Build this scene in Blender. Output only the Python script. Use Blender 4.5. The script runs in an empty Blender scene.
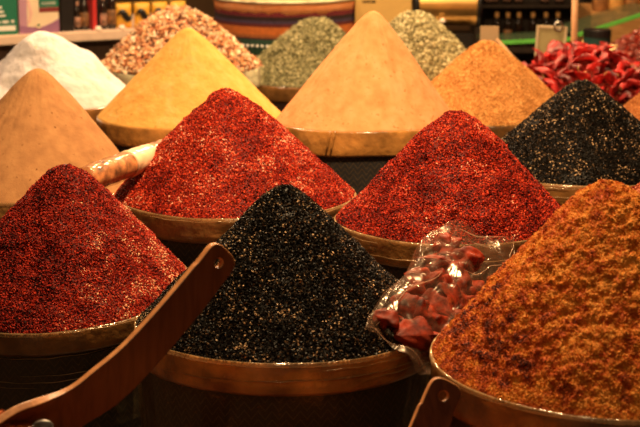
import bpy, bmesh, math, random
import numpy as np
from mathutils import Vector, Matrix, noise as mnoise

PI = math.pi
random.seed(7)
RNG = np.random.default_rng(11)
sc = bpy.context.scene
COL = sc.collection

# ------------------------------------------------------------------ camera
F = 1800.0
PITCH = math.radians(12)
CAM = Vector((0, 0, 1.5))
TABLE = 0.50

def P(px, py, D):
    """world point seen at photo pixel px,py at horizontal distance D"""
    a = (px - 320) / F
    b = -(py - 213.5) / F
    d = Vector((a, math.cos(PITCH) + b * math.sin(PITCH), -math.sin(PITCH) + b * math.cos(PITCH)))
    return CAM + d * (D / d.y)

def depth(p):
    v = p - CAM
    return v.y * math.cos(PITCH) - v.z * math.sin(PITCH)

cd = bpy.data.cameras.new('camera')
cam = bpy.data.objects.new('camera', cd)
COL.objects.link(cam)
cam.location = CAM
cam.rotation_euler = (PI / 2 - PITCH, 0, 0)
cd.sensor_width = 36
cd.lens = F * 36 / 640
cd.clip_start = 0.05
cd.dof.use_dof = True
cd.dof.focus_distance = 2.72
cd.dof.aperture_fstop = 9.5
sc.camera = cam

# ------------------------------------------------------------------ objects
def tag(o, label=None, cat=None, group=None, kind=None):
    if label: o['label'] = label
    if cat: o['category'] = cat
    if group: o['group'] = group
    if kind: o['kind'] = kind
    return o

def empty(name, loc, rz=0.0, **k):
    o = bpy.data.objects.new(name, None)
    COL.objects.link(o)
    o.location = loc
    o.rotation_euler = (0, 0, rz)
    o.empty_display_size = 0.02
    return tag(o, **k)

def link_mesh(name, verts, faces, mat, parent=None, smooth=True, loc=None, rot=None):
    me = bpy.data.meshes.new(name)
    me.from_pydata([tuple(v) for v in verts], [], faces)
    me.validate()
    if smooth:
        me.polygons.foreach_set('use_smooth', [True] * len(me.polygons))
    if mat: me.materials.append(mat)
    o = bpy.data.objects.new(name, me)
    COL.objects.link(o)
    if parent: o.parent = parent
    if loc is not None: o.location = loc
    if rot is not None: o.rotation_euler = rot
    return o

def bm_obj(name, bm, mat, parent=None, smooth=False, loc=None, rot=None):
    me = bpy.data.meshes.new(name)
    bmesh.ops.recalc_face_normals(bm, faces=bm.faces)
    bm.to_mesh(me); bm.free()
    if smooth:
        me.polygons.foreach_set('use_smooth', [True] * len(me.polygons))
    me.materials.append(mat)
    o = bpy.data.objects.new(name, me)
    COL.objects.link(o)
    if parent: o.parent = parent
    if loc is not None: o.location = loc
    if rot is not None: o.rotation_euler = rot
    return o

def add_box(bm, c, s, bevel=0.0, M=None):
    r = bmesh.ops.create_cube(bm, size=1)
    vs = r['verts']
    bmesh.ops.scale(bm, vec=Vector(s), verts=vs)
    bmesh.ops.translate(bm, vec=Vector(c), verts=vs)
    if bevel:
        es = {e for v in vs for e in v.link_edges}
        rr = bmesh.ops.bevel(bm, geom=list(es), offset=bevel, segments=2, affect='EDGES')
        vs = list({v for f in rr['faces'] for v in f.verts} | {v for v in vs if v.is_valid})
    if M: bmesh.ops.transform(bm, matrix=M, verts=[v for v in vs if v.is_valid])

def box(name, c, s, mat, parent=None, bevel=0.0, loc=None, rot=None):
    bm = bmesh.new()
    add_box(bm, c, s, bevel)
    return bm_obj(name, bm, mat, parent, loc=loc, rot=rot)

def lathe(bm, prof, n=32, M=None):
    """prof: list of (r,z) from bottom to top; ends with r=0 close"""
    rings = []
    for r, z in prof:
        if r < 1e-6:
            rings.append([bm.verts.new((0, 0, z))])
        else:
            rings.append([bm.verts.new((r * math.cos(2 * PI * i / n), r * math.sin(2 * PI * i / n), z)) for i in range(n)])
    for a, b in zip(rings, rings[1:]):
        for i in range(n):
            j = (i + 1) % n
            if len(a) == 1 and len(b) == 1: continue
            if len(a) == 1: bm.faces.new((a[0], b[j], b[i]))
            elif len(b) == 1: bm.faces.new((a[i], a[j], b[0]))
            else: bm.faces.new((a[i], a[j], b[j], b[i]))
    if M: bmesh.ops.transform(bm, matrix=M, verts=[v for r in rings for v in r])

def tube(bm, pts, rad, n=8, closed=False):
    pts = [Vector(p) for p in pts]
    rings = []
    m = len(pts)
    for i, p in enumerate(pts):
        if closed: t = pts[(i + 1) % m] - pts[i - 1]
        else: t = pts[min(i + 1, m - 1)] - pts[max(i - 1, 0)]
        t.normalize()
        up = Vector((0, 0, 1)) if abs(t.z) < .9 else Vector((1, 0, 0))
        s = t.cross(up).normalized(); u = s.cross(t)
        r = rad[i] if isinstance(rad, (list, tuple)) else rad
        rings.append([bm.verts.new(p + (s * math.cos(2 * PI * k / n) + u * math.sin(2 * PI * k / n)) * r) for k in range(n)])
    for i in range(m if closed else m - 1):
        a, b = rings[i], rings[(i + 1) % m]
        for k in range(n):
            bm.faces.new((a[k], a[(k + 1) % n], b[(k + 1) % n], b[k]))
    if not closed:
        bm.faces.new(rings[0]); bm.faces.new(list(reversed(rings[-1])))

# ------------------------------------------------------------------ noise
_perm = RNG.permutation(4096)
def _h(ix, iy, iz):
    return _perm[(_perm[(_perm[ix & 4095] + iy) & 4095] + iz) & 4095] / 4095.0
def vnoise(p):
    p = np.asarray(p, float); i = np.floor(p).astype(np.int64); f = p - i
    f = f * f * (3 - 2 * f)
    out = 0
    for dx in (0, 1):
        wx = f[..., 0] if dx else 1 - f[..., 0]
        for dy in (0, 1):
            wy = f[..., 1] if dy else 1 - f[..., 1]
            for dz in (0, 1):
                wz = f[..., 2] if dz else 1 - f[..., 2]
                out = out + wx * wy * wz * _h(i[..., 0] + dx, i[..., 1] + dy, i[..., 2] + dz)
    return out
def fbm(p, oct=4):
    s = 0; a = 1; t = 0
    for k in range(oct):
        s = s + a * vnoise(np.asarray(p) * 2 ** k + 17.3 * k); t += a; a *= .5
    return s / t * 2 - 1

# ------------------------------------------------------------------ materials
def newmat(name):
    m = bpy.data.materials.new(name); m.use_nodes = True
    nt = m.node_tree
    return m, nt, nt.nodes['Principled BSDF']

def plain(name, col, rough=.5, metal=0., spec=.5, coat=0., var=.12, scale=30, bump=0., bscale=200, trans=0., alpha=1., dist=.001):
    m, nt, b = newmat(name)
    N = nt.nodes; L = nt.links
    tc = N.new('ShaderNodeTexCoord')
    nz = N.new('ShaderNodeTexNoise'); nz.inputs['Scale'].default_value = scale; nz.inputs['Detail'].default_value = 5
    L.new(tc.outputs['Object'], nz.inputs['Vector'])
    rp = N.new('ShaderNodeValToRGB')
    c = Vector(col)
    rp.color_ramp.elements[0].position = .3; rp.color_ramp.elements[1].position = .7
    rp.color_ramp.elements[0].color = (*(c * (1 - var)), 1)
    rp.color_ramp.elements[1].color = (*[min(1, x * (1 + var)) for x in c], 1)
    L.new(nz.outputs['Fac'], rp.inputs['Fac']); L.new(rp.outputs['Color'], b.inputs['Base Color'])
    b.inputs['Roughness'].default_value = rough
    b.inputs['Metallic'].default_value = metal
    b.inputs['Specular IOR Level'].default_value = spec
    b.inputs['Coat Weight'].default_value = coat
    b.inputs['Coat Roughness'].default_value = .12
    b.inputs['Transmission Weight'].default_value = trans
    b.inputs['Alpha'].default_value = alpha
    if bump:
        n2 = N.new('ShaderNodeTexNoise'); n2.inputs['Scale'].default_value = bscale; n2.inputs['Detail'].default_value = 6
        L.new(tc.outputs['Object'], n2.inputs['Vector'])
        bp = N.new('ShaderNodeBump'); bp.inputs['Strength'].default_value = bump; bp.inputs['Distance'].default_value = dist
        L.new(n2.outputs['Fac'], bp.inputs['Height']); L.new(bp.outputs['Normal'], b.inputs['Normal'])
    return m

def set_ramp(rp, stops):
    el = rp.color_ramp.elements
    el[0].position = stops[0][0]; el[0].color = (*stops[0][1], 1)
    el[1].position = 1.0
    for p, c in stops[1:-1]:
        e = el.new(p); e.color = (*c, 1)
    last = el[len(el) - 1]; last.position = stops[-1][0]; last.color = (*stops[-1][1], 1)

def ramp_mat(name, stops, rough=.5, spec=.5, bump=0., bscale=400, speck=None, sss=0., dist=.002):
    """colour from the per-grain attribute 'g' (0..1)"""
    m, nt, b = newmat(name)
    N = nt.nodes; L = nt.links
    at = N.new('ShaderNodeAttribute'); at.attribute_name = 'g'
    rp = N.new('ShaderNodeValToRGB')
    set_ramp(rp, stops)
    L.new(at.outputs['Fac'], rp.inputs['Fac'])
    out = rp.outputs['Color']
    tc = N.new('ShaderNodeTexCoord')
    if speck:
        col, sca, thr = speck
        nz = N.new('ShaderNodeTexNoise'); nz.inputs['Scale'].default_value = sca; nz.inputs['Detail'].default_value = 3
        L.new(tc.outputs['Object'], nz.inputs['Vector'])
        mr = N.new('ShaderNodeMapRange'); mr.inputs['From Min'].default_value = thr; mr.inputs['From Max'].default_value = thr + .08
        L.new(nz.outputs['Fac'], mr.inputs['Value'])
        mx = N.new('ShaderNodeMix'); mx.data_type = 'RGBA'
        L.new(mr.outputs['Result'], mx.inputs['Factor']); L.new(out, mx.inputs[6]); mx.inputs[7].default_value = (*col, 1)
        out = mx.outputs[2]
    L.new(out, b.inputs['Base Color'])
    b.inputs['Roughness'].default_value = rough
    b.inputs['Specular IOR Level'].default_value = spec
    if bump:
        n2 = N.new('ShaderNodeTexNoise'); n2.inputs['Scale'].default_value = bscale; n2.inputs['Detail'].default_value = 8
        n2.inputs['Roughness'].default_value = .65
        L.new(tc.outputs['Object'], n2.inputs['Vector'])
        bp = N.new('ShaderNodeBump'); bp.inputs['Strength'].default_value = bump; bp.inputs['Distance'].default_value = dist
        L.new(n2.outputs['Fac'], bp.inputs['Height']); L.new(bp.outputs['Normal'], b.inputs['Normal'])
    return m

def film_mat(name, col=(1, .9, .75), alpha=.16, rough=.12, milky=.25, gz=3.5):
    """thin clear plastic: mostly clear, glossy, slightly milky, stronger at grazing angles"""
    m = bpy.data.materials.new(name); m.use_nodes = True
    nt = m.node_tree; N = nt.nodes; L = nt.links; N.clear()
    out = N.new('ShaderNodeOutputMaterial')
    tr = N.new('ShaderNodeBsdfTransparent'); tr.inputs['Color'].default_value = (1, .97, .93, 1)
    gl = N.new('ShaderNodeBsdfGlossy'); gl.inputs['Roughness'].default_value = rough; gl.inputs['Color'].default_value = (.5, .43, .35, 1)
    df = N.new('ShaderNodeBsdfDiffuse'); df.inputs['Color'].default_value = (*col, 1)
    tl = N.new('ShaderNodeBsdfTranslucent'); tl.inputs['Color'].default_value = (*col, 1)
    ad = N.new('ShaderNodeMixShader'); ad.inputs[0].default_value = .5
    L.new(df.outputs[0], ad.inputs[1]); L.new(tl.outputs[0], ad.inputs[2])
    m2 = N.new('ShaderNodeMixShader'); m2.inputs[0].default_value = milky
    L.new(gl.outputs[0], m2.inputs[1]); L.new(ad.outputs[0], m2.inputs[2])
    lw = N.new('ShaderNodeLayerWeight'); lw.inputs['Blend'].default_value = .35
    mr = N.new('ShaderNodeMapRange'); mr.inputs['To Min'].default_value = alpha; mr.inputs['To Max'].default_value = min(1, alpha * gz)
    L.new(lw.outputs['Facing'], mr.inputs['Value'])
    tc = N.new('ShaderNodeTexCoord'); nz = N.new('ShaderNodeTexNoise'); nz.inputs['Scale'].default_value = 22; nz.inputs['Detail'].default_value = 2
    nz.inputs['Distortion'].default_value = 1.0
    L.new(tc.outputs['Object'], nz.inputs['Vector'])
    bp = N.new('ShaderNodeBump'); bp.inputs['Strength'].default_value = .8; bp.inputs['Distance'].default_value = .008
    L.new(nz.outputs['Fac'], bp.inputs['Height'])
    for s in (gl, df, lw): L.new(bp.outputs['Normal'], s.inputs['Normal'])
    m3 = N.new('ShaderNodeMixShader')
    L.new(mr.outputs['Result'], m3.inputs[0]); L.new(tr.outputs[0], m3.inputs[1]); L.new(m2.outputs[0], m3.inputs[2])
    L.new(m3.outputs[0], out.inputs[0])
    return m

def wood_mat(name, c1, c2, rough=.45, axis='Z', scale=14):
    m, nt, b = newmat(name); N = nt.nodes; L = nt.links
    tc = N.new('ShaderNodeTexCoord'); mp = N.new('ShaderNodeMapping')
    mp.inputs['Scale'].default_value = (1, 1, .12) if axis == 'Z' else ((.12, 1, 1) if axis == 'X' else (1, .12, 1))
    L.new(tc.outputs['Object'], mp.inputs['Vector'])
    nz = N.new('ShaderNodeTexNoise'); nz.inputs['Scale'].default_value = scale * 8; nz.inputs['Detail'].default_value = 6; nz.inputs['Distortion'].default_value = .6
    L.new(mp.outputs[0], nz.inputs['Vector'])
    rp = N.new('ShaderNodeValToRGB'); rp.color_ramp.elements[0].position = .35; rp.color_ramp.elements[1].position = .68
    rp.color_ramp.elements[0].color = (*c1, 1); rp.color_ramp.elements[1].color = (*c2, 1)
    L.new(nz.outputs['Fac'], rp.inputs['Fac']); L.new(rp.outputs['Color'], b.inputs['Base Color'])
    b.inputs['Roughness'].default_value = rough
    bp = N.new('ShaderNodeBump'); bp.inputs['Strength'].default_value = .25; bp.inputs['Distance'].default_value = .001
    L.new(nz.outputs['Fac'], bp.inputs['Height']); L.new(bp.outputs['Normal'], b.inputs['Normal'])
    return m

def woven_mat(name, bands, pat=(.3, .2, .08), rough=.85):
    """dark woven cloth with horizontal bands by local height (z) and a zigzag; bands = [(z, colour)...]"""
    m, nt, b = newmat(name); N = nt.nodes; L = nt.links
    tc = N.new('ShaderNodeTexCoord'); sx = N.new('ShaderNodeSeparateXYZ'); L.new(tc.outputs['Object'], sx.inputs[0])
    rp = N.new('ShaderNodeValToRGB'); rp.color_ramp.interpolation = 'CONSTANT'
    set_ramp(rp, bands)
    mr = N.new('ShaderNodeMapRange'); mr.inputs['From Min'].default_value = 0; mr.inputs['From Max'].default_value = .6
    L.new(sx.outputs['Z'], mr.inputs['Value']); L.new(mr.outputs['Result'], rp.inputs['Fac'])
    an = N.new('ShaderNodeMath'); an.operation = 'ARCTAN2'; L.new(sx.outputs['Y'], an.inputs[0]); L.new(sx.outputs['X'], an.inputs[1])
    fr = N.new('ShaderNodeMath'); fr.operation = 'MULTIPLY'; fr.inputs[1].default_value = 22; L.new(an.outputs[0], fr.inputs[0])
    pp = N.new('ShaderNodeMath'); pp.operation = 'PINGPONG'; pp.inputs[1].default_value = 1; L.new(fr.outputs[0], pp.inputs[0])
    zz = N.new('ShaderNodeMath'); zz.operation = 'MULTIPLY'; zz.inputs[1].default_value = 85; L.new(sx.outputs['Z'], zz.inputs[0])
    ad = N.new('ShaderNodeMath'); ad.operation = 'ADD'; L.new(pp.outputs[0], ad.inputs[0]); L.new(zz.outputs[0], ad.inputs[1])
    p2 = N.new('ShaderNodeMath'); p2.operation = 'FRACT'; L.new(ad.outputs[0], p2.inputs[0])
    gt = N.new('ShaderNodeMath'); gt.operation = 'GREATER_THAN'; gt.inputs[1].default_value = .8; L.new(p2.outputs[0], gt.inputs[0])
    mx = N.new('ShaderNodeMix'); mx.data_type = 'RGBA'; L.new(gt.outputs[0], mx.inputs['Factor']); L.new(rp.outputs['Color'], mx.inputs[6]); mx.inputs[7].default_value = (*pat, 1)
    L.new(mx.outputs[2], b.inputs['Base Color'])
    b.inputs['Roughness'].default_value = rough
    b.inputs['Coat Weight'].default_value = .35; b.inputs['Coat Roughness'].default_value = .2
    n2 = N.new('ShaderNodeTexNoise'); n2.inputs['Scale'].default_value = 60; L.new(tc.outputs['Object'], n2.inputs['Vector'])
    bp = N.new('ShaderNodeBump'); bp.inputs['Strength'].default_value = .5; bp.inputs['Distance'].default_value = .004
    L.new(n2.outputs['Fac'], bp.inputs['Height']); L.new(bp.outputs['Normal'], b.inputs['Normal'])
    return m

def band_mat(name, col, rough=.3):
    m = plain(name, col, rough=rough, var=.5, scale=22, coat=.8, bump=.8, bscale=38, dist=.006, spec=.4)
    return m

M_BAND = band_mat('tan film covered hoop', (.215, .10, .028))
M_BANDB = band_mat('amber film covered hoop', (.42, .19, .045))
M_BANDW = band_mat('cream tub', (.85, .66, .42), .5)
M_LIP = film_mat('film lip', (.9, .6, .3), alpha=.3, milky=.6)
M_WRAP = film_mat('stretch film ridge', (.9, .62, .32), alpha=.75, milky=.55, rough=.2)  # film ridges; their opaque pale tan also paints in the highlights
M_SKIRT = film_mat('hanging film', (.75, .55, .22), alpha=.07, milky=.4, rough=.25, gz=6)
M_CLOTH = woven_mat('dark woven sack cloth', [(0, (.012, .009, .008)), (.35, (.03, .008, .006)), (.47, (.012, .009, .008))], (.05, .03, .012))
M_CLOTHK = woven_mat('black woven sack cloth', [(0, (.02, .015, .009)), (.5, (.022, .016, .009))], (.05, .032, .014))
M_FILM = film_mat('clear bag film', (.9, .5, .3), alpha=.07, rough=.24, milky=.22, gz=6)
M_FILM2 = film_mat('clear roll film', (1, .8, .6), alpha=.08, rough=.15, milky=.15)
M_WOODTOP = wood_mat('dark table wood', (.02, .011, .006), (.05, .028, .014), .6)
M_SCOOP = wood_mat('brown scoop wood', (.085, .028, .010), (.15, .052, .019), .42)
M_SCOOPE = wood_mat('scoop edge highlight', (.42, .17, .06), (.60, .27, .10), .45)  # paler wood colour paints the light catching the scoop's edge
M_METAL = plain('steel', (.6, .57, .52), rough=.28, metal=1, var=.05)
M_BLACK = plain('black plastic', (.012, .011, .011), rough=.35, var=.2)

# ------------------------------------------------------------------ heap and bin
OCT_F = np.array([[0, 2, 4], [2, 1, 4], [1, 3, 4], [3, 0, 4], [2, 0, 5], [1, 2, 5], [3, 1, 5], [0, 3, 5]])
OCT_V = np.array([[1, 0, 0], [-1, 0, 0], [0, 1, 0], [0, -1, 0], [0, 0, 1], [0, 0, -1]], float)

def rand_rot(n):
    q = RNG.normal(size=(n, 4)); q /= np.linalg.norm(q, axis=1)[:, None]
    w, x, y, z = q.T
    return np.stack([np.stack([1 - 2 * (y * y + z * z), 2 * (x * y - z * w), 2 * (x * z + y * w)], -1),
                     np.stack([2 * (x * y + z * w), 1 - 2 * (x * x + z * z), 2 * (y * z - x * w)], -1),
                     np.stack([2 * (x * z - y * w), 2 * (y * z + x * w), 1 - 2 * (x * x + y * y)], -1)], -2)

class Bin:
    """geometry of one round tub and the cone heaped in it, in local coordinates (z=0 on the table)"""
    def __init__(s, cx, cy, D, a, apex, tiltx=0., tilty=0., band=.038, seed=0, prof=(.035, 1.0), wob=.002, exp=1.0, off=0.):
        c = P(cx, cy, D)
        s.c = Vector((c.x, c.y, TABLE)); s.zr = c.z - TABLE
        s.R = a * depth(c) / F
        ap = P(apex[0], apex[1], D + off)
        s.ax = (ap.x - c.x, off); s.h = ap.z - c.z
        s.tx, s.ty, s.band, s.seed, s.wob = tiltx, tilty, band, seed, wob
        s.tip, s.exp = prof[0], exp
    def rim(s, th):
        th = np.asarray(th)
        q = np.stack([np.cos(th) * 1.7 + s.seed * 3.1, np.sin(th) * 1.7, np.zeros_like(th)], -1)
        return s.zr + s.R * (s.tx * np.cos(th) + s.ty * np.sin(th)) + s.wob * fbm(q, 3)
    def rad(s, th):
        th = np.asarray(th)
        q = np.stack([np.cos(th) * 1.3 + s.seed * 5.7, np.sin(th) * 1.3, np.ones_like(th)], -1)
        return s.R * (1 + .012 * fbm(q, 2))
    def surf(s, u, th, lump=None):
        """u 0 apex .. 1 rim"""
        u = np.asarray(u); th = np.asarray(th)
        R = s.rad(th) + .0005
        t = s.tip
        # rounded tip then straight flank
        uu = np.sqrt(u * u + t * t) - t
        uu = uu / (math.sqrt(1 + t * t) - t)
        k = 1 - uu ** s.exp
        zr = s.rim(th) + .0005
        flank = (u ** 1.0)
        x = R * np.cos(th) * u + s.ax[0] * (1 - u)
        y = R * np.sin(th) * u + s.ax[1] * (1 - u)
        z = zr * flank + s.zr * (1 - flank) + s.h * k
        p = np.stack([x, y, z], -1)
        if lump is not None:
            nrm = np.stack([np.cos(th) * s.h, np.sin(th) * s.h, np.full_like(th, s.R)], -1)
            nrm /= np.linalg.norm(nrm, axis=-1)[..., None]
            p = p + nrm * lump(p, u, th)[..., None]
        return p

def lump_fn(seed, amp, sc_, oct=4, streak=0., fine=0., big=.0):
    def f(p, u, th):
        d = amp * fbm(p * sc_ + seed * 7.7, oct)
        if big: d = d + big * fbm(p * 11 + seed * 3.3, 2)
        if streak:
            q = np.stack([np.cos(th) * 7 + seed, np.sin(th) * 7, u * .8], -1)
            d = d + streak * fbm(q, 3) * np.clip(u * 2.5, 0, 1)
        if fine: d = d + fine * fbm(p * 330 + seed, 2)
        return d * np.clip((1.02 - u) * 8, .15, 1)
    return f

def heap(name, B, mat, label, cat, lump, ngr=0, gs=.0013, shape=(1.2, .75, .5), gcol=None, base_g=None, nu=90, nt=260, arc=2.2, sink=.3):
    us = np.linspace(0, 1, nu) ** .9
    ths = np.arange(nt) / nt * 2 * PI
    U, T = np.meshgrid(us[1:], ths, indexing='ij')
    pts = B.surf(U, T, lump)
    ap = pts[0].mean(0)
    ap[2] = pts[0][:, 2].max() + B.R * .002
    body = pts.reshape(-1, 3)
    R = B.rad(ths) - .007
    low = np.stack([R * np.cos(ths), R * np.sin(ths), np.full_like(ths, B.zr - .055)], -1)
    V = [ap[None], body, low, np.array([[0, 0, B.zr - .055]])]
    nr = nu - 1
    k = np.arange(nt); k2 = (k + 1) % nt
    tris = [np.stack([np.zeros(nt, int), 1 + k, 1 + k2], -1)]
    for r in range(nr):      # last ring joins the skirt
        a = 1 + r * nt; b = a + nt
        tris.append(np.stack([a + k, b + k, b + k2], -1)); tris.append(np.stack([a + k, b + k2, a + k2], -1))
    lastc = 1 + (nr + 1) * nt
    a = 1 + nr * nt
    tris.append(np.stack([a + k, np.full(nt, lastc), a + k2], -1))
    V = np.concatenate(V); Fc = np.concatenate(tris)
    G = base_g(V) if base_g else .5 + .5 * fbm(V * 60, 3)
    nbase = len(Fc)
    if ngr:
        u = np.sqrt(RNG.random(ngr)); th = -PI / 2 + (RNG.random(ngr) * 2 - 1) * arc
        C = B.surf(u, th, lump)
        S = gs * (.7 + .6 * RNG.random((ngr, 1))) * (np.array(shape) * (1 + .25 * RNG.normal(size=(ngr, 3))).clip(.5, 1.6))
        Rm = rand_rot(ngr)
        # lay half of them along the slope
        gv = np.einsum('nij,nkj->nki', Rm, OCT_V[None] * S[:, None, :])
        nrm = np.stack([np.cos(th) * B.h, np.sin(th) * B.h, np.full_like(th, B.R)], -1); nrm /= np.linalg.norm(nrm, axis=-1)[:, None]
        C = C + nrm * (gs * (RNG.random((ngr, 1)) * 1.0 - sink))
        gv = gv + C[:, None, :]
        gf = OCT_F[None] + (np.arange(ngr) * 6)[:, None, None] + len(V)
        g = gcol(C) if gcol else RNG.random(ngr)
        V = np.concatenate([V, gv.reshape(-1, 3)]); Fc = np.concatenate([Fc, gf.reshape(-1, 3)])
        G = np.concatenate([G, np.repeat(g, 6)])
    me = bpy.data.meshes.new(name)
    me.vertices.add(len(V)); me.vertices.foreach_set('co', V.astype(np.float32).ravel())
    me.loops.add(len(Fc) * 3); me.loops.foreach_set('vertex_index', Fc.astype(np.int32).ravel())
    me.polygons.add(len(Fc)); me.polygons.foreach_set('loop_start', np.arange(0, len(Fc) * 3, 3, dtype=np.int32))
    sm = np.zeros(len(Fc), bool); sm[:nbase] = True
    me.polygons.foreach_set('use_smooth', sm)
    me.update(calc_edges=True)
    at = me.attributes.new('g', 'FLOAT', 'POINT'); at.data.foreach_set('value', np.clip(G, 0, 1).astype(np.float32))
    me.materials.append(mat)
    o = bpy.data.objects.new(name, me); COL.objects.link(o)
    o.location = B.c
    return tag(o, label, cat, kind='stuff')

def ring_mesh(name, B, prof, mat, parent, n=160, closed=False, smooth=True, fold=0.):
    """prof: list of (dr, dz, follow) ; radius = rad+dr, z = rim*follow+dz"""
    ths = np.arange(n) / n * 2 * PI
    R = B.rad(ths); Z = B.rim(ths)
    V = []
    for j, (dr, dz, fo) in enumerate(prof):
        w = fold * np.stack([fbm(np.stack([np.cos(ths) * (9 if fold < .003 else 19) + j * .35 + B.seed, np.sin(ths) * (9 if fold < .003 else 19), np.full(n, j * .4)], -1), 3)], 0)[0]
        r = R + dr + w * (1 if fold < .003 else min(1, j / 2))
        V.append(np.stack([r * np.cos(ths), r * np.sin(ths), Z * fo + dz], -1))
    V = np.concatenate(V); Fs = []
    m = len(prof)
    for j in range(m if closed else m - 1):
        a = j * n; b = ((j + 1) % m) * n
        for i in range(n):
            k = (i + 1) % n
            Fs.append((a + i, a + k, b + k, b + i))
    if not closed and abs(prof[0][2]) < .5:
        pass
    return link_mesh(name, V, Fs, mat, parent, smooth)

def make_bin(B, label, band=M_BAND, cloth=M_CLOTH, ridges=0, group=None, lip=M_LIP, bodyridges=0, vfolds=0, name='spice_bin'):
    e = empty(name, B.c, label=label, cat='bin', group=group)
    b = B.band
    # body: sides, inside floor and bottom
    n = 128
    ths = np.arange(n) / n * 2 * PI
    R = B.rad(ths); Z = B.rim(ths)
    rows = []
    def row(dr, z, w=0.):
        rr = R + dr + w * fbm(np.stack([np.cos(ths) * 8 + z * 9, np.sin(ths) * 8, np.full(n, z * 12. + B.seed)], -1), 3)
        rows.append(np.stack([rr * np.cos(ths), rr * np.sin(ths), np.broadcast_to(z, ths.shape)], -1) if np.ndim(z) == 0 else
                    np.stack([rr * np.cos(ths), rr * np.sin(ths), z], -1))
    row(-.35 * B.R, .0)
    row(-.03, .0); row(-.02, .012)
    for k in range(1, 9):
        row(-.02 + .014 * k / 8, .012 + (B.zr - b - .03) * k / 9, .003)
    row(-.004, Z - b - .002)
    row(-.004, Z - .006)
    row(-.0062, Z - .006)
    row(-.0062, Z * 0 + B.zr - .056)
    V = np.concatenate(rows + [np.array([[0, 0, 0.], [0, 0, B.zr - .056]])]); m = len(rows)
    Fs = []
    for j in range(m - 1):
        for i in range(n):
            k = (i + 1) % n; Fs.append((j * n + i, j * n + k, (j + 1) * n + k, (j + 1) * n + i))
    for i in range(n):
        k = (i + 1) % n
        Fs.append((m * n, k, i)); Fs.append((m * n + 1, (m - 1) * n + i, (m - 1) * n + k))
    body = link_mesh('body', V, Fs, cloth, e)
    # hoop
    ring_mesh('hoop', B, [(-.0036, -b, 1), (.0015, -b - .001, 1), (.003, -b + .003, 1), (.0035, -b * .66, 1), (.0028, -b * .33, 1), (.0024, -.004, 1), (.001, 0, 1), (-.0036, -.001, 1)],
              band, e, closed=True, fold=.0006)
    if ridges or bodyridges:
        bm = bmesh.new()
        rnd = random.Random(B.seed)
        for q in range(ridges + bodyridges):
            if q < ridges: fz = -b * (.12 + .85 * q / max(1, ridges)) - rnd.uniform(-.002, .003); dr = .0046
            else: fz = -b - .008 - (q - ridges) * .011 + rnd.uniform(-.003, .003); dr = -.003
            am = rnd.uniform(.001, .004); ph = rnd.uniform(0, 6); rr_ = rnd.uniform(.0004, .0009)
            pts = []
            a0 = rnd.uniform(-PI, 0) ; a1 = a0 + rnd.uniform(2.6, 5)
            nn = 90
            for i in range(nn):
                th = a0 + (a1 - a0) * i / (nn - 1)
                r = float(B.rad(th)) + dr; z = float(B.rim(th)) + fz + am * math.sin(th * 1.5 + ph) + .0006 * math.sin(th * 23 + ph)
                pts.append((r * math.cos(th), r * math.sin(th), z))
            tube(bm, pts, [rr_ * max(.1, math.sin(PI * i / (nn - 1)) ** .4) * (.7 + .5 * math.sin(i * .37 + q)) + 1e-4 for i in range(nn)], 5)
        bm_obj('film_wrap', bm, M_WRAP, e, smooth=True)
    if vfolds:
        ring_mesh('film_skirt', B, [(.0015, -b + .001, 1), (.001, -b - .012, 1), (-.002, -b - .04, 1), (-.004, -b - .08, 1), (-.006, -b - .13, 1)], M_SKIRT, e, n=420, fold=.006)
    if lip:
        ring_mesh('film_lip', B, [(.0038, -.005, 1), (.0042, -.0005, 1), (.003, .0012, 1), (.0005, .0004, 1)], lip, e, fold=.0014)
    return e

# colours of the spices
M_RED = ramp_mat('crushed red pepper', [(0, (.02, .002, .002)), (.3, (.20, .012, .007)), (.6, (.46, .030, .011)), (.9, (.66, .075, .026)), (.99, (.80, .20, .09)), (1, (.88, .45, .28))], rough=.55, spec=.1)  # near-black low end paints the shadows between flakes
M_REDD = ramp_mat('dark crushed red pepper', [(0, (.02, .003, .003)), (.3, (.19, .013, .008)), (.62, (.36, .022, .011)), (.9, (.50, .048, .018)), (.99, (.7, .2, .1)), (1, (.85, .5, .28))], rough=.55, spec=.1)
M_NIG = ramp_mat('black seeds', [(0, (.003, .0026, .002)), (.6, (.006, .005, .004)), (.86, (.016, .011, .008)), (.94, (.12, .07, .035)), (1, (.60, .40, .22))], rough=.4, spec=.08)
M_CURRY = ramp_mat('coarse orange spice', [(0, (.07, .010, .004)), (.25, (.40, .06, .008)), (.5, (.52, .125, .012)), (.75, (.60, .21, .02)), (1, (.76, .34, .06))], rough=.7, spec=.2)
M_TAN = ramp_mat('tan spice powder', [(0, (.30, .14, .058)), (.5, (.42, .205, .083)), (1, (.51, .265, .108))], rough=.95, spec=.08, bump=.7, bscale=130, speck=((.2, .085, .03), 100, .67))
M_PEACH = ramp_mat('peach spice powder', [(0, (.76, .235, .08)), (.5, (.84, .34, .135)), (1, (.88, .43, .21))], rough=.95, spec=.08, bump=.7, bscale=160, speck=((.60, .20, .06), 110, .64))
M_YEL = ramp_mat('yellow spice powder', [(0, (.72, .34, .075)), (.5, (.80, .43, .11)), (1, (.85, .52, .19))], rough=.95, spec=.08, bump=.8, bscale=110, dist=.003, speck=((.55, .28, .06), 80, .66))
M_WHITE = ramp_mat('white powder', [(0, (.64, .57, .52)), (.5, (.74, .68, .68)), (1, (.82, .77, .78))], rough=.95, spec=.08, bump=.7, bscale=60, dist=.004, speck=((.6, .48, .22), 40, .68))
M_OCHRE = ramp_mat('coarse ochre spice', [(0, (.38, .15, .035)), (.5, (.66, .32, .09)), (1, (.82, .48, .18))], rough=.85, spec=.15)
M_BROWN = ramp_mat('brown orange spice', [(0, (.2, .06, .015)), (.5, (.42, .15, .04)), (1, (.6, .27, .09))], rough=.85, spec=.15)
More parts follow.
